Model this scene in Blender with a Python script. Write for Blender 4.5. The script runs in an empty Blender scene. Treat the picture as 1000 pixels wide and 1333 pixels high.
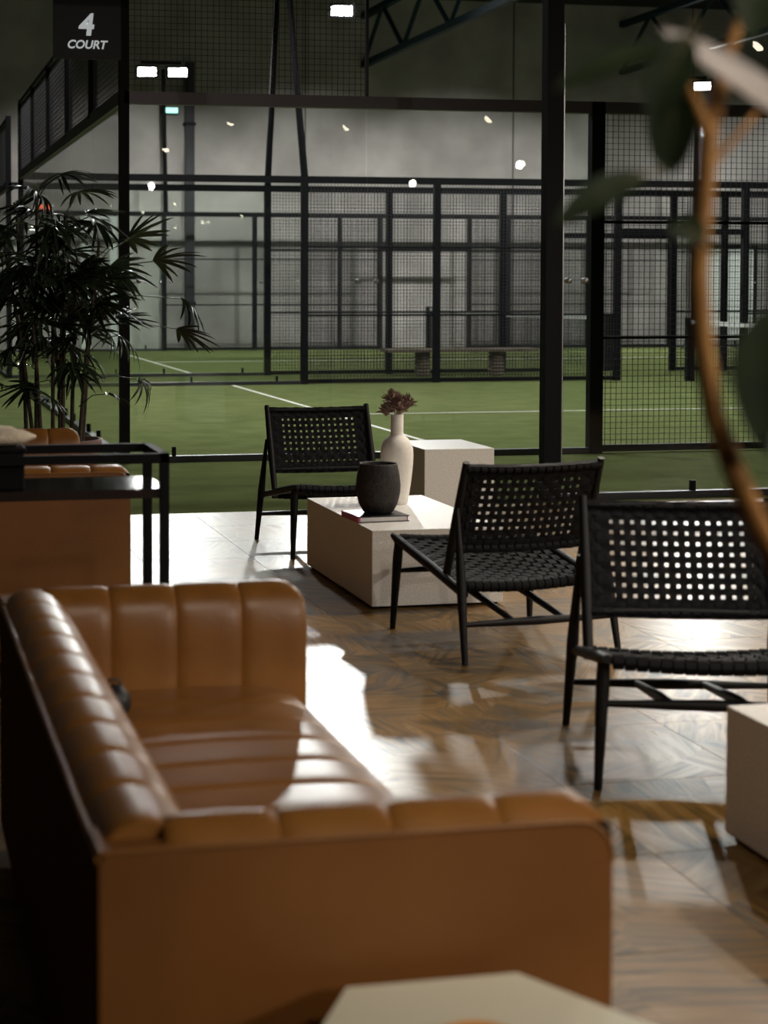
import bpy, bmesh, math, random
from mathutils import Vector, Matrix
random.seed(7)
S = bpy.context.scene
COL = S.collection
# ---------------------------------------------------------------- camera, world, exposure
CAM_H = 1.47
cam = bpy.data.cameras.new('camera'); camo = bpy.data.objects.new('camera', cam); COL.objects.link(camo)
cam.sensor_fit = 'HORIZONTAL'; cam.sensor_width = 36.0; cam.lens = 79.2
cam.shift_x = 0.21; cam.shift_y = -0.2045
camo.location = (0, 0, CAM_H)
camo.rotation_euler = (math.pi/2 - math.atan2(93, 2200), 0, -math.atan2(445, 2200))
cam.clip_start = 0.05; cam.clip_end = 200
cam.dof.use_dof = True; cam.dof.focus_distance = 10.3; cam.dof.aperture_fstop = 4.4
S.camera = camo
w = bpy.data.worlds.new('world'); S.world = w; w.use_nodes = True
w.node_tree.nodes['Background'].inputs[0].default_value = (0.75, 0.8, 0.9, 1)
w.node_tree.nodes['Background'].inputs[1].default_value = 0.006
S.view_settings.view_transform = 'Standard'; S.view_settings.look = 'None'
S.view_settings.gamma = 1.0; S.view_settings.use_curve_mapping = False
S.view_settings.exposure = 0.18
S.cycles.transparent_max_bounces = 32

COOL = (1.0, 0.985, 0.97); WARM = (1.0, 0.88, 0.74)
def light(kind, name, loc, target, energy, color, parent=None, size=0.3, angle=120, blend=0.6):
    l = bpy.data.lights.new(name, kind); l.energy = energy; l.color = color
    if kind == 'SPOT': l.spot_size = math.radians(angle); l.spot_blend = blend; l.shadow_soft_size = size
    elif kind == 'AREA': l.shape = 'DISK'; l.size = size
    else: l.shadow_soft_size = size
    o = bpy.data.objects.new(name, l); COL.objects.link(o)
    o.location = loc
    o.rotation_euler = (Vector(target) - Vector(loc)).to_track_quat('-Z', 'Y').to_euler()
    if parent:
        o.parent = parent; o.matrix_parent_inverse = Matrix.Translation(parent.location).inverted()
    return o

# ---------------------------------------------------------------- helpers
class MB:
    def __init__(s): s.v = []; s.f = []; s.sm = []
    def add(s, v, f, smooth=False):
        n = len(s.v); s.v += [tuple(p) for p in v]
        s.f += [tuple(i + n for i in q) for q in f]; s.sm += [smooth]*len(f); return s
    def box(s, x0, x1, y0, y1, z0, z1):
        v = [(x, y, z) for z in (z0, z1) for y in (y0, y1) for x in (x0, x1)]
        return s.add(v, [(0,2,3,1),(4,5,7,6),(0,1,5,4),(2,6,7,3),(0,4,6,2),(1,3,7,5)])
    def cbox(s, x0, x1, y0, y1, z0, z1, c=0.004):           # chamfered box
        bm = bmesh.new(); bmesh.ops.create_cube(bm, size=1)
        for q in bm.verts:
            q.co = ((x0+x1)/2+q.co.x*(x1-x0), (y0+y1)/2+q.co.y*(y1-y0), (z0+z1)/2+q.co.z*(z1-z0))
        bmesh.ops.bevel(bm, geom=list(bm.edges), offset=c, segments=2, affect='EDGES', profile=0.6)
        bm.verts.index_update()
        s.add([q.co[:] for q in bm.verts], [[q.index for q in f.verts] for f in bm.faces]); bm.free(); return s
    def tube(s, pts, rad, n=8, smooth=True, cap=True):
        pts = [Vector(p) for p in pts]
        if not isinstance(rad, (list, tuple)): rad = [rad]*len(pts)
        v = []; f = []; up = None
        for i, p in enumerate(pts):
            t = (pts[min(i+1, len(pts)-1)] - pts[max(i-1, 0)]).normalized()
            if up is None: up = Vector((0,0,1)) if abs(t.z) < 0.9 else Vector((0,1,0))
            a = t.cross(up).normalized(); b = a.cross(t).normalized(); up = b
            for k in range(n):
                an = 2*math.pi*(k+0.5)/n; v.append(p + (a*math.cos(an) + b*math.sin(an))*rad[i])
        for i in range(len(pts)-1):
            for k in range(n):
                f.append((i*n+k, i*n+(k+1) % n, (i+1)*n+(k+1) % n, (i+1)*n+k))
        s.add(v, f, smooth)
        if cap:
            m = len(pts)-1
            s.add(v[:n], [tuple(range(n))[::-1]]); s.add(v[m*n:], [tuple(range(n))])
        return s
    def lathe(s, prof, n=32, c=(0,0), smooth=True):
        v = []; f = []
        for r, z in prof:
            for k in range(n):
                a = 2*math.pi*k/n; v.append((c[0]+r*math.cos(a), c[1]+r*math.sin(a), z))
        for i in range(len(prof)-1):
            for k in range(n): f.append((i*n+k, i*n+(k+1) % n, (i+1)*n+(k+1) % n, (i+1)*n+k))
        s.add(v, f, smooth)
        m = len(prof)-1
        if prof[0][0] > 1e-4: s.add(v[:n], [tuple(range(n))[::-1]])
        if prof[m][0] > 1e-4: s.add(v[m*n:], [tuple(range(n))])
        return s
    def prism(s, poly, z0, z1):
        n = len(poly); v = [(x, y, z0) for x, y in poly] + [(x, y, z1) for x, y in poly]
        return s.add(v, [tuple(range(n))[::-1], tuple(range(n, 2*n))] + [(i, (i+1) % n, n+(i+1) % n, n+i) for i in range(n)])
    def grid(s, rows, smooth=True):                         # list of equal rows of points
        m = len(rows[0]); v = [p for r in rows for p in r]
        f = [(i*m+j, i*m+j+1, (i+1)*m+j+1, (i+1)*m+j) for i in range(len(rows)-1) for j in range(m-1)]
        return s.add(v, f, smooth)
    def mesh(s, name, mat):
        me = bpy.data.meshes.new(name); me.from_pydata(s.v, [], s.f)
        me.polygons.foreach_set('use_smooth', s.sm); me.update()
        bm = bmesh.new(); bm.from_mesh(me); bmesh.ops.recalc_face_normals(bm, faces=bm.faces); bm.to_mesh(me); bm.free()
        me.materials.append(mat); return me
    def build(s, name, mat, parent=None, loc=(0,0,0), rz=0, **tags):
        return put(name, s.mesh(name, mat), parent, loc, rz, **tags)
def put(name, me, parent=None, loc=(0,0,0), rz=0, **tags):
    o = bpy.data.objects.new(name, me); COL.objects.link(o)
    o.location = loc; o.rotation_euler = (0, 0, rz)
    if parent: o.parent = parent
    for k, v in tags.items(): o[k] = v
    return o
def thing(name, label, category, loc=(0,0,0), rz=0, group=None, kind=None):
    o = put(name, None, None, loc, rz, label=label, category=category); o.empty_display_size = 0.1
    if group: o['group'] = group
    if kind: o['kind'] = kind
    return o
def copy_tree(o, parent=None):
    c = o.copy(); COL.objects.link(c); c.parent = parent
    for ch in list(o.children): copy_tree(ch, c)
    return c

# ---------------------------------------------------------------- materials
def mat(name, col, rough=0.5, metal=0.0, col2=None, scale=8.0, detail=4.0, bump=0.0, bscale=60.0, stretch=(1,1,1), spec=0.5, coat=0.0, coords='Object', lo=0.35, hi=0.65, emit=None, estr=0.0):
    m = bpy.data.materials.new(name); m.use_nodes = True
    nt = m.node_tree; b = nt.nodes['Principled BSDF']
    b.inputs['Base Color'].default_value = (*col, 1); b.inputs['Roughness'].default_value = rough
    b.inputs['Metallic'].default_value = metal; b.inputs['Specular IOR Level'].default_value = spec
    b.inputs['Coat Weight'].default_value = coat; b.inputs['Coat Roughness'].default_value = 0.15
    if emit: b.inputs['Emission Color'].default_value = (*emit, 1); b.inputs['Emission Strength'].default_value = estr
    if col2 or bump:
        tc = nt.nodes.new('ShaderNodeTexCoord'); mp = nt.nodes.new('ShaderNodeMapping')
        mp.inputs['Scale'].default_value = stretch; nt.links.new(tc.outputs[coords], mp.inputs['Vector'])
    if col2:
        n = nt.nodes.new('ShaderNodeTexNoise'); n.inputs['Scale'].default_value = scale; n.inputs['Detail'].default_value = detail
        nt.links.new(mp.outputs[0], n.inputs['Vector'])
        r = nt.nodes.new('ShaderNodeValToRGB'); r.color_ramp.elements[0].position = lo; r.color_ramp.elements[1].position = hi
        r.color_ramp.elements[0].color = (*col, 1); r.color_ramp.elements[1].color = (*col2, 1)
        nt.links.new(n.outputs['Fac'], r.inputs['Fac']); nt.links.new(r.outputs['Color'], b.inputs['Base Color'])
    if bump:
        n2 = nt.nodes.new('ShaderNodeTexNoise'); n2.inputs['Scale'].default_value = bscale; n2.inputs['Detail'].default_value = 3
        nt.links.new(mp.outputs[0], n2.inputs['Vector'])
        bp = nt.nodes.new('ShaderNodeBump'); bp.inputs['Strength'].default_value = bump; bp.inputs['Distance'].default_value = 0.01
        nt.links.new(n2.outputs['Fac'], bp.inputs['Height']); nt.links.new(bp.outputs['Normal'], b.inputs['Normal'])
    return m
def emat(name, col, strength): return mat(name, (0.02,0.02,0.02), emit=col, estr=strength)
def glass_mat(name, tint):
    m = bpy.data.materials.new(name); m.use_nodes = True; nt = m.node_tree; nt.nodes.clear()
    out = nt.nodes.new('ShaderNodeOutputMaterial'); mx = nt.nodes.new('ShaderNodeMixShader')
    tr = nt.nodes.new('ShaderNodeBsdfTransparent'); gl = nt.nodes.new('ShaderNodeBsdfGlossy'); fr = nt.nodes.new('ShaderNodeFresnel')
    tr.inputs['Color'].default_value = (*tint, 1); gl.inputs['Roughness'].default_value = 0.0; fr.inputs['IOR'].default_value = 1.5
    geo = nt.nodes.new('ShaderNodeNewGeometry')
    inv = nt.nodes.new('ShaderNodeMath'); inv.operation = 'SUBTRACT'; inv.inputs[0].default_value = 1.0
    mul = nt.nodes.new('ShaderNodeMath'); mul.operation = 'MULTIPLY'
    nt.links.new(geo.outputs['Backfacing'], inv.inputs[1]); nt.links.new(inv.outputs[0], mul.inputs[0]); nt.links.new(fr.outputs[0], mul.inputs[1])
    nt.links.new(mul.outputs[0], mx.inputs['Fac']); nt.links.new(tr.outputs[0], mx.inputs[1]); nt.links.new(gl.outputs[0], mx.inputs[2])
    nt.links.new(mx.outputs[0], out.inputs['Surface']); return m

def tile_mat():
    m = bpy.data.materials.new('veined_tile'); m.use_nodes = True; nt = m.node_tree; b = nt.nodes['Principled BSDF']
    b.inputs['Specular IOR Level'].default_value = 0.30
    tc = nt.nodes.new('ShaderNodeTexCoord'); oi = nt.nodes.new('ShaderNodeObjectInfo')
    off = nt.nodes.new('ShaderNodeVectorMath'); off.operation = 'ADD'
    mulr = nt.nodes.new('ShaderNodeMath'); mulr.operation = 'MULTIPLY'; mulr.inputs[1].default_value = 40
    nt.links.new(oi.outputs['Random'], mulr.inputs[0]); nt.links.new(tc.outputs['Object'], off.inputs[0]); nt.links.new(mulr.outputs[0], off.inputs[1])
    vo = nt.nodes.new('ShaderNodeTexVoronoi'); vo.voronoi_dimensions = '2D'; vo.inputs['Scale'].default_value = 3.2   # angular shards of veining
    nt.links.new(off.outputs[0], vo.inputs['Vector'])
    sp = nt.nodes.new('ShaderNodeSeparateColor'); nt.links.new(vo.outputs['Color'], sp.inputs[0])
    an = nt.nodes.new('ShaderNodeMath'); an.operation = 'MULTIPLY'; an.inputs[1].default_value = 3.1; nt.links.new(sp.outputs[0], an.inputs[0])
    vr = nt.nodes.new('ShaderNodeVectorRotate'); vr.rotation_type = 'Z_AXIS'; nt.links.new(off.outputs[0], vr.inputs['Vector']); nt.links.new(an.outputs[0], vr.inputs['Angle'])
    st = nt.nodes.new('ShaderNodeMapping'); st.inputs['Scale'].default_value = (0.8, 7, 1)
    nt.links.new(vr.outputs[0], st.inputs['Vector'])
    n = nt.nodes.new('ShaderNodeTexNoise'); n.inputs['Scale'].default_value = 2.6; n.inputs['Detail'].default_value = 9; n.inputs['Roughness'].default_value = 0.62; n.inputs['Distortion'].default_value = 1.3
    nt.links.new(st.outputs[0], n.inputs['Vector'])
    r = nt.nodes.new('ShaderNodeValToRGB'); e = r.color_ramp.elements
    e[0].position = 0.28; e[0].color = (0.030, 0.030, 0.024, 1); e[1].position = 0.80; e[1].color = (0.32, 0.245, 0.165, 1)
    a = e.new(0.42); a.color = (0.11, 0.064, 0.016, 1); a = e.new(0.55); a.color = (0.22, 0.118, 0.028, 1); a = e.new(0.66); a.color = (0.27, 0.168, 0.066, 1)
    sh = nt.nodes.new('ShaderNodeMapRange'); sh.inputs['To Min'].default_value = -0.07; sh.inputs['To Max'].default_value = 0.07; nt.links.new(sp.outputs[1], sh.inputs['Value'])
    ad = nt.nodes.new('ShaderNodeMath'); nt.links.new(n.outputs['Fac'], ad.inputs[0]); nt.links.new(sh.outputs[0], ad.inputs[1])
    nt.links.new(ad.outputs[0], r.inputs['Fac'])
    hs = nt.nodes.new('ShaderNodeHueSaturation'); mr = nt.nodes.new('ShaderNodeMapRange')
    mr.inputs['To Min'].default_value = 0.85; mr.inputs['To Max'].default_value = 1.1
    nt.links.new(oi.outputs['Random'], mr.inputs['Value']); nt.links.new(mr.outputs[0], hs.inputs['Value'])
    nt.links.new(r.outputs['Color'], hs.inputs['Color']); nt.links.new(hs.outputs[0], b.inputs['Base Color'])
    rr = nt.nodes.new('ShaderNodeMapRange'); rr.inputs['From Min'].default_value = 0.3; rr.inputs['From Max'].default_value = 0.7
    rr.inputs['To Min'].default_value = 0.38; rr.inputs['To Max'].default_value = 0.27
    nt.links.new(ad.outputs[0], rr.inputs['Value']); nt.links.new(rr.outputs[0], b.inputs['Roughness'])
    bp = nt.nodes.new('ShaderNodeBump'); bp.inputs['Strength'].default_value = 0.2; bp.inputs['Distance'].default_value = 0.004
    nt.links.new(n.outputs['Fac'], bp.inputs['Height']); nt.links.new(bp.outputs[0], b.inputs['Normal'])
    return m

M = dict(
    black=mat('black_powder_coat', (0.005,0.005,0.006), 0.6, spec=0.12),
    rail=mat('dark_steel_rail', (0.022,0.022,0.026), 0.45, spec=0.3),
    wire=mat('black_wire', (0.012,0.012,0.013), 0.6),
    glass=glass_mat('clear_glass', (0.955,0.975,0.962)),
    turf=mat('artificial_turf', (0.105,0.126,0.048), 0.95, col2=(0.132,0.155,0.062), scale=3.0, bump=0.5, bscale=220, spec=0.0),
    line=mat('white_line', (0.7,0.68,0.62), 0.8),
    concrete=mat('concrete_wall', (0.285,0.262,0.245), 0.85, col2=(0.42,0.39,0.365), scale=0.8, detail=6, bump=0.1, bscale=8),
    ceil=mat('dark_ceiling', (0.012,0.012,0.013), 0.9),
    darkwall=mat('dark_wall_paint', (0.02,0.02,0.02), 0.9),
    truss=mat('teal_painted_steel', (0.012,0.030,0.034), 0.7, spec=0.1),
    tile=tile_mat(),
    grout=mat('brown_grout', (0.10,0.08,0.055), 0.9),
    leather=mat('tan_leather', (0.195,0.078,0.015), 0.36, col2=(0.262,0.112,0.024), scale=5, bump=0.08, bscale=140, spec=0.5),
    leather_flat=mat('tan_leather_panel', (0.160,0.060,0.012), 0.5, col2=(0.222,0.087,0.018), scale=2.2, bump=0.08, bscale=140, spec=0.4),
    leather_rear=mat('rear_leather_shaded', (0.10,0.042,0.012), 0.9, spec=0.05),  # rear leather darkened in colour to hold the shade of its unlit side
    stain=mat('black_stained_wood', (0.006,0.006,0.007), 0.5, spec=0.22),
    strap=mat('black_leather_strap', (0.007,0.007,0.008), 0.7, bump=0.1, bscale=200, spec=0.1),
    terrazzo=mat('cream_terrazzo', (0.68,0.665,0.63), 0.45, col2=(0.82,0.81,0.785), scale=140, detail=2, lo=0.4, hi=0.6),
    ceramic=mat('matt_cream_ceramic', (0.74,0.71,0.66), 0.7, col2=(0.80,0.77,0.72), scale=60),
    pot=mat('charcoal_rough_ceramic', (0.018,0.017,0.017), 0.75, col2=(0.045,0.028,0.020), scale=26, detail=6, lo=0.5, hi=0.75, bump=0.5, bscale=60),
    flower=mat('dried_mauve_petal', (0.10,0.058,0.046), 0.8, col2=(0.26,0.17,0.14), scale=30),
    cover=mat('black_book_cover', (0.015,0.015,0.017), 0.35), pink=mat('pink_spine', (0.42,0.10,0.26), 0.5),
    orange=mat('orange_print', (0.8,0.2,0.04), 0.5), paper=mat('white_pages', (0.72,0.70,0.70), 0.8),
    cream=mat('cream_lacquer', (0.76,0.73,0.58), 0.5, col2=(0.80,0.77,0.63), scale=3),
    coaster=mat('amber_coaster', (0.75,0.33,0.07), 0.5),
    towel=mat('cream_towel', (0.78,0.66,0.50), 0.95, col2=(0.85,0.74,0.60), scale=40, bump=0.6, bscale=120),
    shelf=mat('black_gloss_shelf', (0.02,0.017,0.017), 0.12),
    terracotta=mat('brown_clay', (0.16,0.07,0.045), 0.7), soil=mat('soil', (0.03,0.02,0.015), 0.95, bump=0.8, bscale=40),
    palm=mat('dark_palm_leaf', (0.013,0.022,0.012), 0.30, col2=(0.024,0.038,0.018), scale=14, spec=0.5),
    cane=mat('palm_cane', (0.030,0.022,0.014), 0.8, col2=(0.06,0.045,0.03), scale=20, stretch=(1,1,4)),
    bark=mat('ochre_bark', (0.36,0.16,0.035), 0.7, col2=(0.48,0.24,0.06), scale=30),
    leaf=mat('ficus_leaf', (0.016,0.030,0.012), 0.45, col2=(0.026,0.044,0.017), scale=20, spec=0.4),
    sheenleaf=mat('leaf_sheen_paint', (0.42,0.36,0.33), 0.4, spec=0.6),  # pale colour paints the bright sheen on one leaf
    petiole=mat('green_petiole', (0.12,0.10,0.03), 0.6),
    sign=mat('dark_sign_panel', (0.008,0.008,0.009), 0.6), letter=mat('grey_letter_glow', (0.6,0.63,0.64), 0.6, emit=(0.9,0.97,1.0), estr=0.28),  # weak glow added to the letters, which catch little light
    beam=mat('grey_steel_beam', (0.12,0.105,0.125), 0.5, spec=0.4),
    lens=emat('flood_lens', (0.95,0.98,1.0), 60.0), lens2=emat('highbay_lens', (0.95,0.98,1.0), 25.0),
    bulb=emat('warm_bulb', (1.0,0.86,0.66), 30.0), red=emat('red_sign_face', (1.0,0.12,0.03), 2.0), teal=emat('teal_sign_face', (0.45,1.0,0.85), 1.6),
    white=mat('white_paint', (0.82,0.82,0.80), 0.7), net=mat('black_net', (0.01,0.01,0.01), 0.9), tape=mat('white_net_tape', (0.75,0.75,0.74), 0.8),
    timber=mat('grey_timber', (0.16,0.12,0.095), 0.8, col2=(0.22,0.17,0.13), scale=10, stretch=(1,6,6)),
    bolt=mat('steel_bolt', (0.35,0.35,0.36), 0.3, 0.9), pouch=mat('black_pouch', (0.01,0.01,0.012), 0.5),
)

# ---------------------------------------------------------------- setting
YT = 10.60                                                   # edge between tile and turf
fl = MB().box(-0.62, 11, -5, YT, -0.12, -0.008).build('floor', M['grout'], kind='structure', label='veined brown and pale stone floor tiles of the lounge', category='floor')
TS = 0.6
tme = MB().cbox(-TS/2+0.0008, TS/2-0.0008, -TS/2+0.0008, TS/2-0.0008, -0.010, 0.0, 0.001).mesh('tile', M['tile'])
x_off = 1.943                                                # one joint passes here
far_tiles = MB()
for j in range(26):
    yc = YT - TS*(j+0.5)
    for i in range(-8, 15):
        xc = x_off + TS*(i+0.5) - 0.0
        if not (-0.62 < xc-0.3 and xc+0.3 < 11): continue
        if 1.9 < yc and 0.068*yc-1.3 < xc < 0.56*yc+1.0:
            rot = random.choice((0, 1, 2, 3))*math.pi/2
            put('tile', tme, fl, (xc, yc, 0), rot)
        else:
            far_tiles.box(xc-0.2975, xc+0.2975, yc-0.2975, yc+0.2975, -0.010, 0)
far_tiles.build('tile_field', M['tile'], fl, kind='stuff')

tf = MB().box(-3, 26, YT, 37.5, -0.12, -0.002).build('floor_turf', M['turf'], kind='structure', label='green artificial turf running through both courts', category='turf')
def cline(x0, x1, y0, y1): MB().box(x0, x1, y0, y1, -0.003, 0.002).build('court_line', M['line'], tf)
cline(4.95, 5.0, 13.8, 23.85); cline(5.0, 19.0, 18.28, 18.33); cline(18.95, 19.0, 13.8, 23.85)
cline(4.95, 5.0, 26.5, 36.3); cline(5.0, 19.0, 31.2, 31.25); cline(18.95, 19.0, 26.5, 36.3)

wb = MB().box(-3.2, 26.2, 37.5, 37.8, 0, 8.0).build('wall_back', M['concrete'], kind='structure', label='mottled grey concrete wall behind the courts', category='wall')
MB().box(-3.2, -3, -5, 37.5, 0, 8).build('wall_left', M['darkwall'], kind='structure', label='dark wall along the left of the hall', category='wall')
MB().box(-0.80, -0.62, -5, 9.9, 0, 3.62).build('wall_left_blocker', M['darkwall'], kind='structure', label='unseen dark partition added left of the lounge to block light', category='wall')  # unseen partition, added to keep bounced light off the sofa back
MB().box(-3, -0.62, 9.9, YT, -0.12, -0.002).build('floor_side', M['darkwall'], kind='structure', label='dark floor strip beside the lounge', category='floor')
MB().box(26, 26.2, -5, 37.5, 0, 8).build('wall_right', M['concrete'], kind='structure', label='concrete wall along the right of the hall', category='wall')
MB().box(-3.2, 26.2, -5.2, -5, 0, 8).build('wall_front', M['darkwall'], kind='structure', label='dark wall behind the lounge', category='wall')
MB().box(-3.2, 26.2, -5.2, 37.8, 8.0, 8.2).build('ceiling', M['ceil'], kind='structure', label='dark high ceiling over the courts', category='ceiling')
MB().box(-3, 11, -5, 10.4, 3.62, 3.72).build('ceiling_lounge', M['ceil'], kind='structure', label='low dark ceiling over the lounge', category='ceiling')
for x in (2.2, 9.5, 14.5, 19.0):                             # joints of the concrete panels
    MB().box(x-0.012, x+0.012, 37.485, 37.5, 0, 8).build('panel_joint', M['rail'], wb)

# trusses along the hall
def truss(x, label):
    t = thing('roof_truss', label, 'truss', (x, 10.5, 6.40), group='roof trusses')
    MB().box(-0.07, 0.07, 0, 27, 0, 0.14).build('bottom_chord', M['truss'], t)
    MB().box(-0.07, 0.07, 0, 27, 1.1, 1.24).build('top_chord', M['truss'], t)
    y = 0.0; k = 0
    while y < 26:
        a, b = ((0.07, 1.17) if k % 2 == 0 else (1.17, 0.07))
        MB().tube([(0, y, a), (0, y+1.5, b)], 0.05, 6).build('web_member', M['truss'], t); y += 1.5; k += 1
truss(10.87, 'teal steel roof truss above the middle of the courts')
truss(17.2, 'teal steel roof truss above the right half of the courts')

# ---------------------------------------------------------------- court enclosures
def wires_x(x0, x1, y, z0, z1, s=0.05, t=0.0030):
    m = MB(); n = round((x1-x0)/s); k = round((z1-z0)/s)
    for i in range(n+1): x = x0+(x1-x0)*i/n; m.box(x-t, x+t, y-t, y+t, z0, z1)
    for i in range(k+1): z = z0+(z1-z0)*i/k; m.box(x0, x1, y-t, y+t, z-t, z+t)
    return m
def wires_y(x, y0, y1, z0, z1, s=0.05, t=0.0020):
    m = MB(); n = round((y1-y0)/s); k = round((z1-z0)/s)
    for i in range(n+1): y = y0+(y1-y0)*i/n; m.box(x-t, x+t, y-t, y+t, z0, z1)
    for i in range(k+1): z = z0+(z1-z0)*i/k; m.box(x-t, x+t, y0, y1, z-t, z+t)
    return m
X0, X1, X2, X3, X4, X5 = 1.95, 4.00, 6.06, 8.08, 10.02, 10.95
GX = 24.0 - X5                                               # mirrored about the net at x = 12
clip_me = MB().cbox(-0.016, 0.016, -0.022, 0.022, 0.0, 0.075, 0.006).mesh('clip', M['black'])
bolt_me = MB().lathe([(0.0, -0.025), (0.02, -0.025), (0.02, -0.012), (0.012, -0.012), (0.012, 0.012), (0.02, 0.012), (0.02, 0.025), (0.0, 0.025)], 12).mesh('bolt', M['bolt'])
def pane(t, x0, x1):
    MB().box(x0+0.01, x1-0.01, -0.006, 0.006, 0.03, 2.93).build('glass_pane', M['glass'], t)
    for c in (x0+0.38, x1-0.38): put('clip', clip_me, t, (c, 0, 0.05))
    for c in (x0+0.09, x1-0.07):
        b = put('bolt', bolt_me, t, (c, 0, 1.49)); b.rotation_euler = (math.pi/2, 0, 0)
def side_wall(y, label, xmax, corner_h=3.05, upper=False, gate=True, start=X0):
    t = thing('court_fence', label, 'fence', (0, y, 0), group=None)
    def post(x, w=0.045, h=3.03): MB().box(x-w, x+w, -0.045, 0.045, 0, h).build('post', M['black'], t)
    def rail(x0, x1, z, h=0.05, d=0.03, nm='rail'): MB().box(x0, x1, -d, d, z-h/2, z+h/2).build(nm, M['black'], t)
    MB().box(X0-0.04, X0+0.04, -0.04, 0.04, 0, corner_h).build('post', M['black'], t)
    pane(t, X0+0.03, X1); pane(t, X1, X2-0.03)
    MB().box(X0, min(xmax, 22.05), -0.04, 0.04, 2.93, 3.03).build('top_rail', M['beam' if upper else 'black'], t)
    MB().box(X0, X2, -0.035, 0.035, 0.0, 0.05).build('base_rail', M['rail'], t)
    if upper:
        wires_x(X0+0.04, X1, 0, 3.03, 4.0, 0.05, 0.0020).build('wire_mesh', M['wire'], t, kind='stuff')
        rail(X0, X1, 4.0, 0.05, 0.025); MB().box(X1-0.012, X1+0.012, -0.02, 0.02, 3.03, 4.0).build('post', M['rail'], t)
    xs = [X2, X3, X4, X5]
    if gate: xs2 = [24-a for a in xs][::-1]
    for seq in ([xs, xs2] if gate else [xs]):
        for a in seq:
            if a < xmax: post(a, 0.06 if a in (X2,) and upper else 0.05)
        for a, b in zip(seq[:-1], seq[1:]):
            if a > xmax: continue
            wires_x(a+0.05, b-0.05, 0, 0.06, 2.93, 0.05, 0.0022 if upper else 0.0032).build('wire_mesh', M['wire'], t, kind='stuff')
            rail(a, b, 0.04, 0.06); rail(a, b, 1.0, 0.025, 0.015); rail(a, b, 2.0, 0.025, 0.015)
    if gate:
        rail(X5, GX, 2.26, 0.09, 0.035, 'gate_header')
        pane(t, 24-X2+0.03, 24-X1); pane(t, 24-X1, 24-X0)
        MB().box(24-X2, 24-X0, -0.035, 0.035, 0.0, 0.05).build('base_rail', M['rail'], t)
        MB().box(24-X0-0.04, 24-X0+0.04, -0.04, 0.04, 0, corner_h).build('post', M['black'], t)
    return t
YA, YC, YD, YE = 13.70, 23.95, 26.35, 36.40
FA = side_wall(YA, 'glass and wire mesh front wall of the nearest court', 10.1, corner_h=4.4, upper=True, gate=False)
FC = side_wall(YC, 'glass and mesh fence on the far side of the nearest court', 22, 4.05)
FD = side_wall(YD, 'glass and mesh fence just behind the timber bench', 22, 4.05)
FE = side_wall(YE, 'glass and mesh fence closest to the concrete wall', 22, 4.05)

def end_wall(x, y0, y1, label):
    t = thing('court_end_wall', label, 'glass wall', (x, y0, 0)); L = y1-y0; n = 5; s = L/n
    for i in range(n):
        MB().box(-0.006, 0.006, i*s+0.02, (i+1)*s-0.02, 0.03, 2.93).build('glass_pane', M['glass'], t)
        wires_y(0, i*s+0.02, (i+1)*s-0.02, 3.04, 4.0).build('wire_mesh', M['wire'], t, kind='stuff')
        if i: MB().box(-0.04, 0.04, i*s-0.03, i*s+0.03, 3.0, 4.0).build('post', M['black'], t)
        for c in (0.38, s-0.38): o = put('clip', clip_me, t, (0, i*s+c, 0.05), math.pi/2)
    MB().box(-0.035, 0.035, 0.05, L-0.05, 2.93, 3.04).build('top_rail', M['beam'], t)
    MB().box(-0.03, 0.03, 0.05, L-0.05, 3.98, 4.03).build('upper_rail', M['rail'], t)
    MB().box(-0.035, 0.035, 0.05, L-0.05, 0.0, 0.05).build('base_rail', M['rail'], t)
end_wall(X0, YA, YC, 'glass end wall with mesh top receding behind the potted palm')
end_wall(X0, YD, YE, 'glass end wall of the far court, seen past the palm')
end_wall(22.05, YD, YE, 'glass end wall at the right end of the far court')
end_wall(22.05, YA, YC, 'glass end wall at the right end of the nearest court')

# glass screen in front, right
t = thing('glass_screen', 'frameless glass screen with black post on the right, in front of the court', 'glass screen', (4.435, 10.74, 0))
MB().box(-0.06, 0.055, -0.05, 0.05, 0, 6.4).build('post', M['black'], t)
for a, b in ((0.085, 1.115), (1.123, 3.1), (3.108, 5.1)):
    MB().box(a, b, -0.006, 0.006, 0.035, 3.21).build('glass_pane', M['glass'], t)
    for c in (a+0.25, b-0.07): put('clip', clip_me, t, (c, 0, 0.04))
MB().box(0.06, 5.1, -0.035, 0.035, 0, 0.045).build('base_rail', M['rail'], t)
MB().box(0.077, 0.083, -0.008, 0.008, 0.035, 3.21).build('lit_edge_strip', M['bolt'], t)  # pale metal strip standing in for the lit edge of the glass
for c in (0.12, 0.24): b = put('bolt', bolt_me, t, (c, 0, 1.49)); b.rotation_euler = (math.pi/2, 0, 0)

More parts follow.
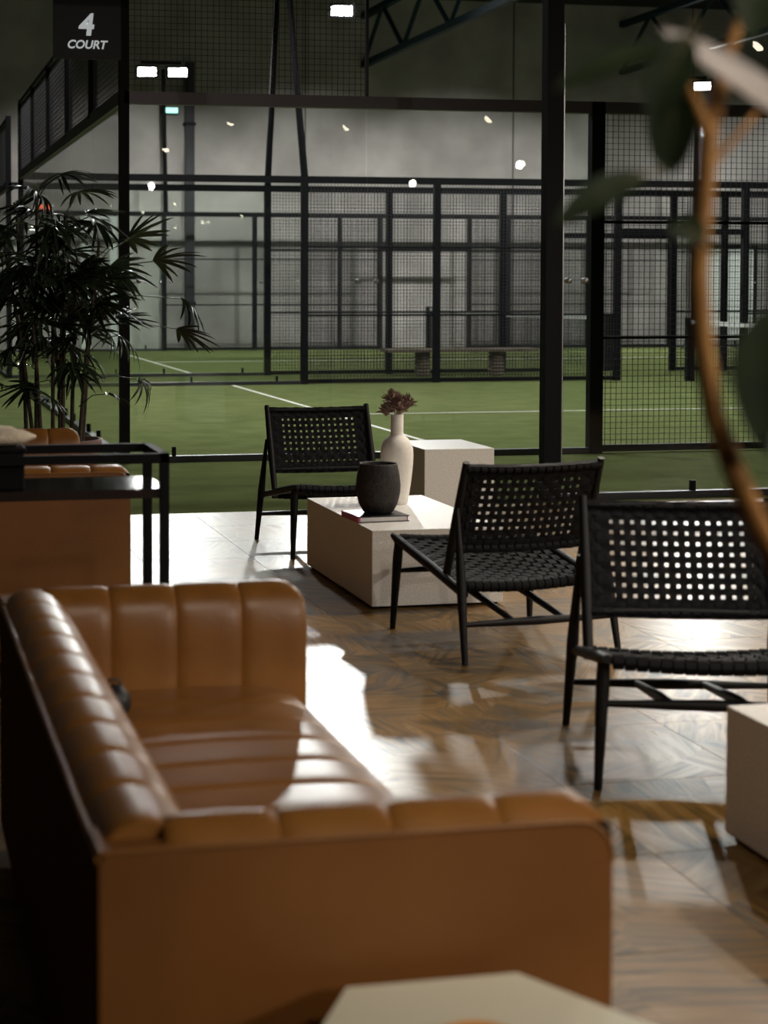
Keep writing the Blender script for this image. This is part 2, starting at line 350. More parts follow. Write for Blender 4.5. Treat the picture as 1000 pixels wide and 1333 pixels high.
# nets
def net(y0, y1, label):
    t = thing('court_net', label, 'net', (12.0, y0, 0)); L = y1-y0
    for y in (0, L):
        MB().cbox(-0.06, 0.06, y-0.06, y+0.06, 0, 0.96, 0.01).build('net_post', M['black'], t)
    def top(y): return 0.92-0.04*(1-abs(2*y/L-1))
    m = MB(); n = int(L/0.05); tt = 0.0018
    for i in range(n+1):
        y = L*i/n; m.box(-tt, tt, y-tt, y+tt, 0.03, top(y)-0.03)
    for z in [0.05+0.05*k for k in range(17)]:
        for a, b in ((0, L/2), (L/2, L)): m.tube([(0, a, z*top(a)/0.92), (0, b, z*top(b)/0.92)], tt, 4, False)
    m.build('net_mesh', M['net'], t, kind='stuff')
    m = MB(); rows = []
    for i in range(21):
        y = L*i/20; rows.append((y, top(y)))
    for (a, za), (b, zb) in zip(rows[:-1], rows[1:]):
        m.add([(-0.006,a,za-0.06),(0.006,a,za-0.06),(0.006,a,za),(-0.006,a,za),(-0.006,b,zb-0.06),(0.006,b,zb-0.06),(0.006,b,zb),(-0.006,b,zb)],
              [(0,1,5,4),(1,2,6,5),(2,3,7,6),(3,0,4,7)])
    m.build('net_tape', M['tape'], t)
net(13.98, 23.65, 'black net with white tape of the nearest court')
net(26.60, 36.10, 'black net with white tape of the far court')

# bench between the courts
t = thing('bench', 'timber bench on two ribbed drum legs between the courts', 'bench', (9.08, 25.75, 0))
for k in range(3): MB().cbox(-1.25, 1.25, -0.22+0.15*k, -0.08+0.15*k, 0.38, 0.43, 0.006).build('seat_plank', M['timber'], t)
for x in (-0.62, 0.62):
    prof = []
    for k in range(7): prof += [(0.105, 0.054*k), (0.13, 0.054*k+0.012), (0.13, 0.054*k+0.042), (0.105, 0.054*k+0.053)]
    MB().lathe([(0.0, 0.0)]+prof+[(0.0, 0.38)], 16, (x, 0), False).build('leg', M['timber'], t)

# masts and floodlights
def mast(t, base, top, arms=()):
    b = Vector(base)-t.location; e = Vector(top)-t.location
    MB().tube([b, (b+e)*0.5, e], [0.055, 0.05, 0.045], 6, False).build('light_mast', M['black'], t)
    for x0, x1 in arms: MB().box(x0, x1, e.y-0.03, e.y+0.03, e.z+0.1, e.z+0.16).build('mast_arm', M['black'], t)
mast(FC, (X2, YC, 3.03), (5.80, YC, 5.9)); mast(FD, (X2, YD, 3.03), (6.22, YD, 6.2))
mast(FE, (6.10, YE, 3.03), (6.04, YE, 6.12), ((5.55, 6.45),)); mast(FE, (18.60, YE, 3.03), (18.56, YE, 6.1), ((18.3, 18.8),))
def flood(loc, target, label, power, lens='lens', size=0.34, group=None, angle=100, rod=None):
    t = thing('floodlight', label, 'floodlight', loc, group=group)
    d = (Vector(target)-Vector(loc)).normalized(); rot = d.to_track_quat('-Z', 'Y').to_euler()
    parts = [MB().cbox(-0.24, 0.24, -0.14, 0.14, 0.0, 0.07, 0.015).build('housing', M['black'], t),
             MB().box(-0.19, 0.19, -0.085, 0.085, -0.006, 0.004).build('lens', M[lens], t),
             MB().tube([(-0.26,0,0.035),(-0.26,0,0.16),(0.26,0,0.16),(0.26,0,0.035)], 0.014, 6).build('bracket', M['rail'], t)]
    for p in parts: p.rotation_euler = rot
    if rod: MB().tube([(0,0,0.1),(0,0,rod-loc[2])], 0.012, 6).build('hanger_rod', M['black'], t)
    p = Vector(loc) + d*0.03
    light('SPOT', 'flood_beam', p, target, power, COOL, t, 0.2, angle, 0.5)
G = 'floodlights over the courts'
flood((5.667, 36.25, 6.03), (2.0, 8.0, 0), 'left of the two bright floodlights on the far mast', 900, angle=100)
flood((6.341, 36.25, 6.03), (2.4, 8.0, 0), 'right of the two bright floodlights on the far mast', 900, angle=100)
flood((18.56, 36.12, 6.0), (14, 28.0, 0), 'bright floodlight on the far mast at the right edge', 2500)
flood((8.56, 31.0, 6.60), (3.0, 7.0, 0), 'floodlight hanging over the middle of the far court', 3000, 'lens', angle=44, rod=8.0)
flood((6.9, 16.0, 6.85), (2.8, 8.0, 0), 'high floodlight over the front of the nearest court, above the picture', 400, 'lens2', angle=130, rod=8.0)
for x, y in ((3.2, 17.2), (3.4, 21.4), (10.0, 17.2), (10.0, 21.4), (16.0, 18.0)):
    flood((x, y, 6.85), (x, y+0.5, 0), 'high floodlight over the nearest court, above the picture', 1000, 'lens2', group=G, angle=150, rod=8.0)
for x in (5.2, 9.2, 13.2, 17.2, 21.2):
    flood((x, 28.8, 7.3), (x, 37.5, 0.6), 'high floodlight over the far court, above the picture', 2100, 'lens2', group='floodlights over the far court', angle=60, rod=8.0)
for x in (5.0, 13.0):
    flood((x, 28.0, 7.4), (x, 29.5, 0), 'high downlight over the far court, above the picture', 900, 'lens2', group='downlights over the far court', angle=140, rod=8.0)

# signs and door on the back wall
t = thing('exit_sign', 'small glowing red sign on the concrete wall behind the palm', 'sign', (3.565, 37.44, 2.975))
MB().box(-0.14, 0.14, -0.03, 0.05, -0.02, 0.255).build('case', M['black'], t)
MB().box(-0.11, 0.11, -0.036, -0.028, 0.0, 0.105).build('face', M['red'], t)
MB().box(-0.11, 0.11, -0.036, -0.028, 0.135, 0.235).build('face', M['red'], t)
t = thing('emergency_lamp', 'small teal lit emergency lamp high on the concrete wall', 'lamp', (6.36, 37.42, 5.27))
MB().cbox(-0.20, 0.20, -0.03, 0.08, -0.02, 0.14, 0.01).build('case', M['rail'], t)
MB().box(-0.18, 0.18, -0.036, -0.028, 0.0, 0.12).build('face', M['teal'], t)
d = thing('door_1', 'white door frame with pale leaf in the concrete wall behind the palm', 'door', (4.78, 37.44, 0), kind='structure')
MB().box(-0.43, -0.21, -0.06, 0.06, 0, 2.9).build('frame_jamb', M['white'], d); MB().box(0.22, 0.38, -0.06, 0.06, 0, 2.9).build('frame_jamb', M['white'], d)
MB().box(-0.43, 0.38, -0.06, 0.06, 2.9, 3.0).build('frame_head', M['white'], d); MB().box(-0.21, 0.22, -0.01, 0.05, 0, 2.9).build('door_leaf', M['concrete'], d)
d = thing('window_1', 'glazed opening at the right of the concrete wall', 'window', (19.9, 37.46, 0), kind='structure')
MB().box(-0.75, 0.75, -0.02, 0.03, 0.1, 2.3).build('pane', M['white'], d)
for x in (-0.78, 0.0, 0.78): MB().box(x-0.04, x+0.04, -0.05, 0.03, 0, 2.38).build('mullion', M['black'], d)
MB().box(-0.82, 0.82, -0.05, 0.03, 2.3, 2.38).build('head', M['black'], d)
t = thing('downpipe', 'dark square downpipe standing against the concrete wall', 'pipe', (6.80, 37.36, 0))
MB().box(-0.10, 0.10, -0.08, 0.12, 0, 6.4).build('pipe', M['rail'], t)
for z in (1.0, 3.0, 5.0): MB().box(-0.13, 0.13, -0.1, 0.13, z, z+0.06).build('pipe_clamp', M['black'], t)

# court number sign on the corner post
t = thing('court_sign', 'dark panel reading 4 COURT beside the corner post', 'sign', (1.68, 13.62, 3.27))
MB().box(-0.31, 0.235, -0.015, 0.015, 0, 1.1).build('panel', M['sign'], t)
def text(body, size, loc, shear, bold, name):
    cu = bpy.data.curves.new(name, 'FONT'); cu.body = body; cu.size = size; cu.align_x = 'CENTER'; cu.extrude = 0.004; cu.shear = shear; cu.offset = bold
    o = bpy.data.objects.new('tmp', cu); COL.objects.link(o); bpy.context.view_layer.update()
    me = bpy.data.meshes.new_from_object(o.evaluated_get(bpy.context.evaluated_depsgraph_get()))
    bpy.data.objects.remove(o); me.materials.clear(); me.materials.append(M['letter'])
    q = put(name, me, t, loc); q.rotation_euler = (math.pi/2, 0, 0)
text('4', 0.235, (-0.05, -0.02, 0.195), 0.12, 0.008, 'numeral')
text('COURT', 0.092, (-0.045, -0.02, 0.085), 0.22, 0.0022, 'lettering')

# ---------------------------------------------------------------- sofas
SW, SL, SH = 0.79, 2.05, 0.68
def channel(path, width, bulge, m=10, round_end=0.0):
    """path in (a, z); extruded along u (0..width) with a padded bulge along the normal; closed underneath"""
    n = len(path); rows = []
    nor = []
    for i in range(n):
        a = Vector(path[max(i-1,0)]); b = Vector(path[min(i+1,n-1)]); d = (b-a).normalized(); nor.append(Vector((-d.y, d.x)))
    zt = max(p[1] for p in path)
    for j in range(m+1):
        u = j/m; s = 1-abs(2*u-1)**7; row = []
        u2 = 0.5-0.5*math.cos(math.pi*u); u2 = 0.5-0.5*math.cos(math.pi*u2); x = width*u2; s = 1-abs(2*u2-1)**7
        for i, p in enumerate(path):
            q = Vector(p) + nor[i]*bulge*(s-1.0)
            zz = q.y
            if round_end:
                dd = x-(width-round_end)
                if dd > 0: zz = min(zz, zt-round_end+math.sqrt(max(round_end**2-dd**2, 0)))
            row.append((x, q.x, zz))
        rows.append(row)
    return rows
def smooth_path(pts, k=5):
    out = []
    P = [Vector(p) for p in pts]
    for i in range(len(P)-1):
        p0 = P[max(i-1,0)]; p1 = P[i]; p2 = P[i+1]; p3 = P[min(i+2,len(P)-1)]
        for j in range(k):
            t = j/k
            out.append(tuple(0.5*((2*p1)+(p2-p0)*t+(2*p0-5*p1+4*p2-p3)*t*t+(3*p1-p0-3*p2+p3)*t**3)))
    out.append(tuple(P[-1])); return out
def make_sofa(label, loc):
    t = thing('sofa', label, 'sofa', (loc[0], loc[1], 0), group='tan leather sofas')
    MB().cbox(0.02, SW-0.04, 0.03, SL-0.03, 0.05, 0.28, 0.01).build('base', M['leather_flat'], t)
    for x in (0.08, SW-0.1):
        for y in (0.1, SL-0.1): MB().lathe([(0.0,0),(0.022,0),(0.028,0.06),(0.0,0.06)], 12, (x, y)).build('foot', M['black'], t)
    AT = 0.15
    # arms: outer panel, end panel, welt, channels
    for side in (0, 1):
        f = (lambda y: y) if side == 0 else (lambda y: SL-y)
        y0, y1 = sorted((f(0.0), f(AT-0.035)))
        m = MB(); r = 0.06                                  # arm core with a rounded top front corner
        prof = [(0.0,0.05),(SW-0.002,0.05)] + [(SW-0.002-r+r*math.cos(a), 0.655-r+r*math.sin(a)) for a in [k*math.pi/16 for k in range(9)]] + [(0.0,0.655)]
        nn = len(prof); v = [(x, y0, z) for x, z in prof]+[(x, y1, z) for x, z in prof]
        m.add(v, [tuple(range(nn)), tuple(range(nn,2*nn))[::-1]]+[(i,(i+1)%nn,nn+(i+1)%nn,nn+i) for i in range(nn)])
        arm = m.build('arm', M['leather_flat'], t)
        pts = [(0.0, f(0.0), 0.655),(SW-0.002-r, f(0.0), 0.655)]+[(SW-0.002-r+r*math.sin(a), f(0.0), 0.595+r*math.cos(a)) for a in [k*math.pi/12 for k in range(1,7)]]
        MB().tube(pts, 0.0032, 8).build('welt', M['leather'], arm)
        path = smooth_path([(f(AT), 0.30),(f(AT+0.004), 0.45),(f(AT), 0.58),(f(AT-0.02), 0.645),(f(AT-0.065), 0.68),(f(AT-0.11), 0.675),(f(0.006), 0.652)], 4)
        if side == 0: path = path[::-1]
        cw = 0.172
        for k in range(4):
            rows = channel(path, cw, 0.007, 14, 0.06 if k == 3 else 0)
            m = MB().grid(rows)
            for r_ in (rows[0], rows[-1]): m.add(r_+[(r_[0][0], f(0.006), 0.60),(r_[0][0], f(0.04), 0.32)] if side else r_+[(r_[0][0], f(0.04), 0.32),(r_[0][0], f(0.006), 0.60)], [tuple(range(len(r_)+2))])
            m.build('channel_pad', M['leather'], arm, (SW-cw*4+cw*k, 0, 0))
    # back
    bk = MB().cbox(-0.004, 0.10, 0.004, SL-0.004, 0.05, 0.645, 0.012).build('back', M['leather_rear'], t)
    MB().tube([(0.0,0.0,0.645),(0.0,SL,0.645)], 0.006, 8).build('welt', M['leather'], bk)
    path = smooth_path([(0.004, 0.645),(0.03,0.672),(0.075,0.683),(0.125,0.668),(0.165,0.625),(0.18,0.56),(0.185,0.45),(0.18,0.36)], 4)
    nb = 10; cw = (SL-2*0.055)/nb
    rows = channel(path, cw, 0.006, 14)
    rows = [[(p[1], p[0], p[2]) for p in r] for r in rows]
    m = MB().grid(rows)
    for r_ in (rows[0], rows[-1]): m.add(r_+[(0.05, r_[0][1], 0.36),(0.05, r_[0][1], 0.60)], [tuple(range(len(r_)+2))])
    bme = m.mesh('channel_pad', M['leather'])
    for k in range(nb): put('channel_pad', bme, bk, (0, 0.055+cw*k, 0))
    # seat
    st = MB().box(0.12, SW-0.06, AT, SL-AT, 0.26, 0.36).build('seat', M['leather_flat'], t)
    path = smooth_path([(0.15,0.418),(0.35,0.428),(0.55,0.428),(0.68,0.42),(0.755,0.39),(0.785,0.33),(0.785,0.24),(0.78,0.12)], 4)
    ns = 10; cw = (SL-2*AT+0.01)/ns
    rows = channel(path, cw, 0.007, 14); rows = [[(p[1], p[0], p[2]) for p in r] for r in rows]
    m = MB().grid(rows)
    for r_ in (rows[0], rows[-1]): m.add(r_+[(0.6, r_[0][1], 0.12),(0.15, r_[0][1], 0.3)], [tuple(range(len(r_)+2))])
    sme = m.mesh('seat_channel', M['leather'])
    for k in range(ns): put('seat_channel', sme, st, (0, AT-0.005+cw*k, 0))
    return t
make_sofa('tan leather channel-tufted sofa filling the foreground', (0.30, 2.375))
make_sofa('tan leather channel-tufted sofa behind the black console, by the palm', (0.265, 7.22))
t = thing('pouch', 'small black pouch lying against the sofa back', 'pouch', (0.545, 4.02, 0.428))
MB().lathe([(0.0,0.0),(0.03,0.002),(0.042,0.02),(0.038,0.05),(0.02,0.07),(0.0,0.074)], 20).build('body', M['pouch'], t)
MB().tube([(-0.02,0,0.06),(-0.012,0.0,0.085),(0.012,0,0.085),(0.02,0,0.06)], 0.004, 6).build('loop', M['pouch'], t)

# ---------------------------------------------------------------- black woven chairs
def ribbon(P, width_dir, wdt, nrm, thick, amp, n, phase, pitch, L):
    """ribbon along P(s) with over-under weave"""
    m = MB(); v = []; k = max(4, int(L/pitch)*3)
    for i in range(k+1):
        s = i/k; p = P(s); off = amp*math.cos(math.pi*(s*L/pitch) + phase)
        for a, b in ((-1,-1),(1,-1),(1,1),(-1,1)):
            v.append(p + width_dir*(a*wdt/2) + nrm*(off + b*thick/2))
    f = []
    for i in range(k):
        for j in range(4): f.append((i*4+j, i*4+(j+1) % 4, (i+1)*4+(j+1) % 4, (i+1)*4+j))
    f += [(0,3,2,1), (k*4, k*4+1, k*4+2, k*4+3)]
    return m.add(v, f)
def make_chair():
    t = thing('woven_chair', 'x', 'chair', group='black woven chairs')
    W = M['stain']
    for s in (1, -1):
        MB().tube([(s*0.335,-0.365,0.0),(s*0.322,-0.30,0.30),(s*0.310,-0.235,0.59)], [0.012,0.020,0.008], 10).build('rear_leg', W, t)
        MB().tube([(s*0.325,0.365,0.0),(s*0.312,0.345,0.30),(s*0.308,0.340,0.372)], [0.012,0.021,0.019], 10).build('front_leg', W, t)
        MB().tube([(s*0.296,-0.10,0.28),(s*0.296,-0.19,0.52),(s*0.296,-0.285,0.775)], [0.016,0.019,0.014], 10).build('back_post', W, t)
        MB().tube([(s*0.308,0.405,0.392),(s*0.308,0.36,0.383),(s*0.308,0.0,0.32),(s*0.315,-0.315,0.262)], [0.012,0.019,0.020,0.017], 10).build('seat_rail', W, t)
        MB().tube([(s*0.11,0.352,0.25),(s*0.11,0.1,0.213),(s*0.11,-0.337,0.15)], [0.012,0.017,0.012], 8).build('strut', W, t)
    MB().tube([(-0.312,0.352,0.25),(0,0.352,0.25),(0.312,0.352,0.25)], [0.010,0.018,0.010], 8).build('front_stretcher', W, t)
    MB().tube([(-0.325,-0.337,0.15),(0,-0.337,0.15),(0.325,-0.337,0.15)], [0.010,0.018,0.010], 8).build('rear_stretcher', W, t)
    lo = Vector((0,-0.152,0.415)); hi = Vector((0,-0.278,0.757))
    MB().tube([(-0.296,hi.y,hi.z-0.008),(0,hi.y-0.02,hi.z-0.008),(0.296,hi.y,hi.z-0.008)], 0.011, 8).build('crossbar', W, t)
    MB().tube([(-0.296,lo.y,lo.z+0.008),(0,lo.y-0.02,lo.z+0.008),(0.296,lo.y,lo.z+0.008)], 0.011, 8).build('crossbar', W, t)
    MB().tube([(-0.308,0.372,0.385),(-0.15,0.372,0.371),(0,0.372,0.366),(0.15,0.372,0.371),(0.308,0.372,0.385)], 0.014, 8).build('crossbar', W, t)
    MB().tube([(-0.308,-0.20,0.285),(-0.15,-0.20,0.271),(0,-0.20,0.266),(0.15,-0.20,0.271),(0.308,-0.20,0.285)], 0.014, 8).build('crossbar', W, t)
    up = (hi-lo).normalized(); L = (hi-lo).length; nrm = Vector((0, up.z, -up.y)); X = Vector((1,0,0))
    def bow(x): return nrm*(-0.022*(1-(x/0.30)**2))
    pit = 0.0345
    cols = [(-6.5+k)*pit for k in range(14)]
    for k, x in enumerate(cols):
        ribbon(lambda s, x=x: lo+up*(L*s)+X*x+bow(x), X, 0.0215, nrm, 0.003, 0.003, 0, k*math.pi, pit, L).build('upright_strap', M['strap'], t)
    for k, x in enumerate((-0.246,-0.264,-0.282,0.246,0.264,0.282)):
        ribbon(lambda s, x=x: lo+up*(L*s)+X*x+bow(x), X, 0.021, nrm, 0.003, 0.003, 0, k*math.pi, pit, L).build('upright_strap', M['strap'], t)
    rows = [L/2+(-4+k)*pit for k in range(9)]
    for k, v in enumerate(rows):
        ribbon(lambda s, v=v: lo+up*v+X*(-0.308+0.616*s)+bow((-0.308+0.616*s)*0.97), up, 0.0215, nrm, 0.003, 0.003, 0, k*math.pi+math.pi/2, pit, 0.616).build('cross_strap', M['strap'], t)
    for v in (0.002, 0.016, 0.032, L-0.032, L-0.016, L-0.002):
        ribbon(lambda s, v=v: lo+up*v+X*(-0.295+0.59*s)+bow(-0.295+0.59*s), up, 0.020, nrm, 0.024 if v in (0.002, L-0.002) else 0.004, 0.002, 0, 0, pit, 0.59).build('cross_strap', M['strap'], t)
    def wr(zc, yc, nm):                                      # strap loops wrapped over the crossbars
        for x in cols+[-0.256, -0.28, 0.256, 0.28]:
            pts = []
            m = MB(); v = []; c = Vector((x, yc, zc))+bow(x)
            for q in range(9):
                a = 2*math.pi*q/8; r = 0.0165
                for b in (-0.0125, 0.0125): v.append(c+Vector((b, r*math.cos(a), r*math.sin(a))))
            m.add(v, [(2*q, 2*q+1, 2*q+3, 2*q+2) for q in range(8)], True).build(nm, M['strap'], t)
    wr(hi.z-0.008, hi.y, 'strap_loop'); wr(lo.z+0.008, lo.y, 'strap_loop')
    # seat
    A = Vector((0,0.385,0.395)); B = Vector((0,-0.21,0.292)); dl = (B-A); SLn = dl.length; dd = dl.normalized(); sn = Vector((0,-dd.z,dd.y)); sn = sn if sn.z > 0 else -sn
    def sag(x, s): return sn*(-0.030*(1-(x/0.312)**2)*math.sin(math.pi*min(max(s,0.0),1.0))**0.6 - 0.012*(1-(x/0.312)**2))
    for k in range(17):
        x = (-8+k)*0.034
        ribbon(lambda s, x=x: A+dd*(SLn*s)+X*x+sag(x, s), X, 0.031, sn, 0.003, 0.0035, 0, k*math.pi, 0.034, SLn).build('seat_strap', M['strap'], t)
    for k in range(17):
        s0 = (k+0.5)/17.6
        ribbon(lambda s, s0=s0: A+dd*(SLn*s0)+X*(-0.322+0.644*s)+sag((-0.322+0.644*s)*0.96, s0), dd, 0.031, sn, 0.003, 0.0035, 0, k*math.pi+math.pi/2, 0.034, 0.644).build('seat_strap', M['strap'], t)
    for yb, zb in ((0.374, 0.383), (-0.20, 0.283)):          # straps wrapped round the front and rear seat bars
        for k in range(17):
            x = (-8+k)*0.034; c = Vector((x, yb, zb-0.018*(1-(x/0.312)**2))); v = []
            for q in range(9):
                a = 2*math.pi*q/8
                for b in (-0.0145, 0.0145): v.append(c+Vector((b, 0.022*math.cos(a), 0.024*math.sin(a))))
            MB().add(v, [(2*q, 2*q+1, 2*q+3, 2*q+2) for q in range(8)], True).build('strap_loop', M['strap'], t)
    return t
ch = make_chair()
for i, (x, y, r, lab) in enumerate((
        (2.455, 9.085, 182, 'black woven lounge chair on the pale tiles, behind the dark pot'),
        (2.49, 6.54, 6, 'black woven lounge chair seen from behind, facing the low block table'),
        (2.447, 4.80, 163.5, 'nearest black woven lounge chair, at the right edge'))):
    o = ch if i == 0 else copy_tree(ch)
    o.location = (x, y, 0); o.rotation_euler = (0, 0, math.radians(r)); o['label'] = lab

# ---------------------------------------------------------------- block tables
def block(x0, x1, y0, y1, h, label):
    t = thing('block_table', label, 'table', (x0, y0, 0), group=None)
    MB().cbox(0, x1-x0, 0, y1-y0, 0.012, h, 0.004).build('block', M['terrazzo'], t)
    MB().box(0.02, x1-x0-0.02, 0.02, y1-y0-0.02, 0, 0.012).build('plinth', M['black'], t)
block(2.16, 2.785, 7.285, 8.47, 0.358, 'low cream block table carrying the vase, pot and book')
block(3.11, 3.54, 9.42, 10.0, 0.50, 'tall cream block standing behind the vase, by the turf')
block(2.19, 2.82, 2.95, 4.085, 0.352, 'cream block table cut off by the right edge')

t = thing('bottle_vase', 'tall cream bottle vase on the block table', 'vase', (2.548, 8.16, 0.358))
vp = [(0.0,0.0),(0.052,0.0),(0.056,0.008),(0.064,0.06),(0.074,0.13),(0.081,0.20),(0.083,0.25),(0.080,0.285),(0.070,0.315),(0.052,0.335),(0.038,0.345),(0.033,0.352),(0.032,0.365),(0.032,0.452),(0.026,0.454),(0.026,0.36),(0.045,0.325),(0.074,0.26),(0.06,0.08),(0.045,0.015),(0.0,0.012)]
MB().lathe(vp, 40).build('body', M['ceramic'], t)
t = thing('dried_flowers', 'bunch of mauve-brown dried thistle flowers in the cream vase', 'flowers', (2.548, 8.16, 0.80))
rnd = random.Random(3)
for cxx, cyy, cz, R in ((-0.03,0.0,0.105,0.055),(0.055,0.01,0.085,0.05),(0.005,-0.03,0.06,0.055),(-0.055,0.01,0.05,0.045),(0.01,0.04,0.09,0.05)):
    MB().tube([(0.0,0.0,-0.35),(cxx*0.2,cyy*0.2,0.0),(cxx,cyy,cz-0.03)], 0.003, 6).build('stem', M['flower'], t)
    m = MB()
    for k in range(120):
        th = rnd.uniform(0, 2*math.pi); ph = rnd.uniform(0.0, 1.75)
        d = Vector((math.sin(ph)*math.cos(th), math.sin(ph)*math.sin(th), math.cos(ph)))
        b = Vector((cxx,cyy,cz-0.035)); e = b + d*R*rnd.uniform(0.85,1.3) + Vector((0,0,0.012)); mid = b.lerp(e, 0.55)+Vector((0,0,0.006))
        sd = d.cross(Vector((rnd.random(),rnd.random(),rnd.random()))).normalized()*0.0038
        m.add([b-sd*0.4, b+sd*0.4, mid+sd, mid-sd, e], [(0,1,2,3),(3,2,4)])
    m.lathe([(0.0,cz-0.05),(0.018,cz-0.035),(0.024,cz-0.01),(0.015,cz+0.012),(0.0,cz+0.02)], 10, (cxx,cyy))
    m.build('flower_head', M['flower'], t)
t = thing('book', 'thin black-covered book with pink spine under the dark pot', 'book', (2.285, 7.66, 0.358), math.radians(4))
MB().box(-0.118, 0.118, -0.122, 0.108, 0.004, 0.024).build('pages', M['paper'], t)
for z in (0.0, 0.024): MB().box(-0.125, 0.125, -0.125, 0.115, z, z+0.004).build('cover', M['cover'], t)
sp = MB().box(-0.128, -0.118, -0.125, 0.115, 0.0, 0.029).build('spine', M['pink'], t)
MB().box(-0.1295, -0.127, -0.122, -0.09, 0.006, 0.022).build('spine_mark', M['orange'], sp)
MB().box(0.112, 0.1185, -0.123, -0.121, 0.005, 0.0235).build('ribbon', M['pink'], t)
t = thing('dark_pot', 'round charcoal rough pot standing on the book', 'pot', (2.30, 7.66, 0.386))
pp = [(0.0,0.0),(0.058,0.0),(0.072,0.008),(0.092,0.045),(0.104,0.095),(0.106,0.13),(0.101,0.18),(0.091,0.228),(0.088,0.236),(0.082,0.234),(0.084,0.22),(0.094,0.17),(0.098,0.12),(0.085,0.05),(0.05,0.02),(0.0,0.018)]
MB().lathe(pp, 44).build('body', M['pot'], t)

# hexagonal side table and coaster
t = thing('hexagonal_table', 'cream hexagonal side table beside the sofa arm, at the bottom edge', 'side table', (0.785, 2.10, 0))
hexp = lambda r: [(r*math.cos(math.radians(60*k)), r*math.sin(math.radians(60*k))) for k in range(6)]
MB().prism(hexp(0.262), 0.425, 0.45).build('table_top', M['cream'], t)
MB().prism(hexp(0.245), 0.02, 0.425).build('body', M['cream'], t)
MB().prism(hexp(0.225), 0.0, 0.02).build('plinth', M['black'], t)
t = thing('coaster', 'round amber dish on the cream hexagonal table', 'dish', (0.775, 2.10, 0.45))
MB().lathe([(0.0,0.0),(0.045,0.0),(0.055,0.006),(0.057,0.014),(0.053,0.016),(0.045,0.007),(0.0,0.006)], 32).build('dish', M['coaster'], t)

# ---------------------------------------------------------------- console with box and towels
t = thing('console_table', 'slim black metal console with gallery rail behind the sofa', 'console', (-0.58, 5.575, 0))
W_, D_, Hc = 1.525, 0.40, 0.90; b = 0.03
for x in (0, W_-b):
    for y in (0, D_-b): MB().box(x, x+b, y, y+b, 0, Hc).build('leg', M['black'], t)
for y in (0, D_-b): MB().box(0, W_, y, y+b, Hc-b, Hc).build('top_rail', M['black'], t)
for x in (0, W_-b): MB().box(x, x+b, 0, D_, Hc-b, Hc).build('top_rail', M['black'], t)
MB().box(0.005, W_-0.005, 0.005, D_-0.005, 0.75, 0.782).build('shelf', M['shelf'], t)
for y in (0, D_-b): MB().box(0, W_, y, y+b, 0.10, 0.13).build('stretcher', M['black'], t)
t = thing('storage_box', 'matt black box standing on the console shelf at the left edge', 'box', (0.19, 5.77, 0.782))
MB().cbox(-0.28, 0.275, -0.15, 0.14, 0.0, 0.125, 0.008).build('body', M['black'], t)
MB().cbox(-0.285, 0.28, -0.155, 0.145, 0.125, 0.142, 0.006).build('lid', M['black'], t)
for k, (x, y) in enumerate(((0.45, 5.70), (0.42, 5.84))):
    t = thing('rolled_towel', ('front' if k == 0 else 'rear')+' cream rolled towel on the black box at the left edge', 'towel', (x, y, 0.928), group='cream rolled towels')
    m = MB(); rows = []
    for i in range(9):
        u = i/8; rr = 0.028*(1-abs(2*u-1)**6)+0.006; row = []
        for q in range(17):
            a = 2*math.pi*q/16; row.append((-0.30+0.36*u, rr*1.7*math.cos(a), 0.026+rr*0.85*math.sin(a)))
        rows.append(row)
    m.grid(rows); m.build('roll', M['towel'], t)

# ---------------------------------------------------------------- potted lady palm
PX, PY, PZ = 1.03, 9.88, 0.0
t = thing('potted_palm', 'dark green lady palm in a brown clay pot behind the sofa', 'palm', (PX, PY, 0))
MB().lathe([(0.0,0.0),(0.17,0.0),(0.18,0.02),(0.225,0.50),(0.24,0.52),(0.24,0.56),(0.222,0.56),(0.215,0.50),(0.0,0.49)], 40).build('pot', M['terracotta'], t)
MB().lathe([(0.0,0.52),(0.1,0.515),(0.215,0.50)], 24).build('soil', M['soil'], t)
rnd = random.Random(11)
def fan_mesh(seed, nb, length, droop):
    r = random.Random(seed); m = MB()
    for k in range(nb):
        a = (k-(nb-1)/2)*(2.6/nb) + r.uniform(-0.1,0.1); ln = length*(1-0.25*abs(a)/1.2)*r.uniform(0.85,1.1); wd = r.uniform(0.006,0.011)
        d = Vector((math.cos(a), math.sin(a), 0)); sd = Vector((-d.y, d.x, 0)); rows = []
        for i in range(7):
            s = i/6; p = d*(ln*s*(1-0.25*droop*s)) + Vector((0,0, 0.10*ln*s - droop*ln*0.75*s**2.0))
            ww = wd*(0.35+1.0*math.sin(math.pi*min(s*0.9+0.1,1.0))**0.7) if s < 0.98 else 0.0015
            rows.append([p-sd*ww+Vector((0,0,ww*0.5)), p, p+sd*ww+Vector((0,0,ww*0.5))])
        m.grid(rows, True)
    return m.mesh('frond', M['palm'])
fans = [fan_mesh(s, n, l, d) for s, n, l, d in ((1,8,0.27,0.25),(2,7,0.29,0.55),(3,9,0.25,0.12),(4,7,0.30,0.8),(5,8,0.26,0.35))]
canes = [((-0.20,0.0),(-0.25,0.02),1.86),((-0.14,0.06),(-0.13,0.05),1.98),((-0.12,-0.08),(-0.20,-0.12),1.55),((-0.05,-0.02),(-0.04,0.0),1.80),((0.0,0.08),(0.04,0.10),1.88),((0.0,-0.10),(0.01,-0.14),1.45),
         ((0.06,0.0),(0.10,0.0),1.62),((0.10,-0.05),(0.20,-0.06),1.52),((0.13,0.05),(0.24,0.08),1.72),((-0.16,-0.05),(-0.33,-0.05),1.70),((0.03,0.12),(-0.08,0.18),1.75)]
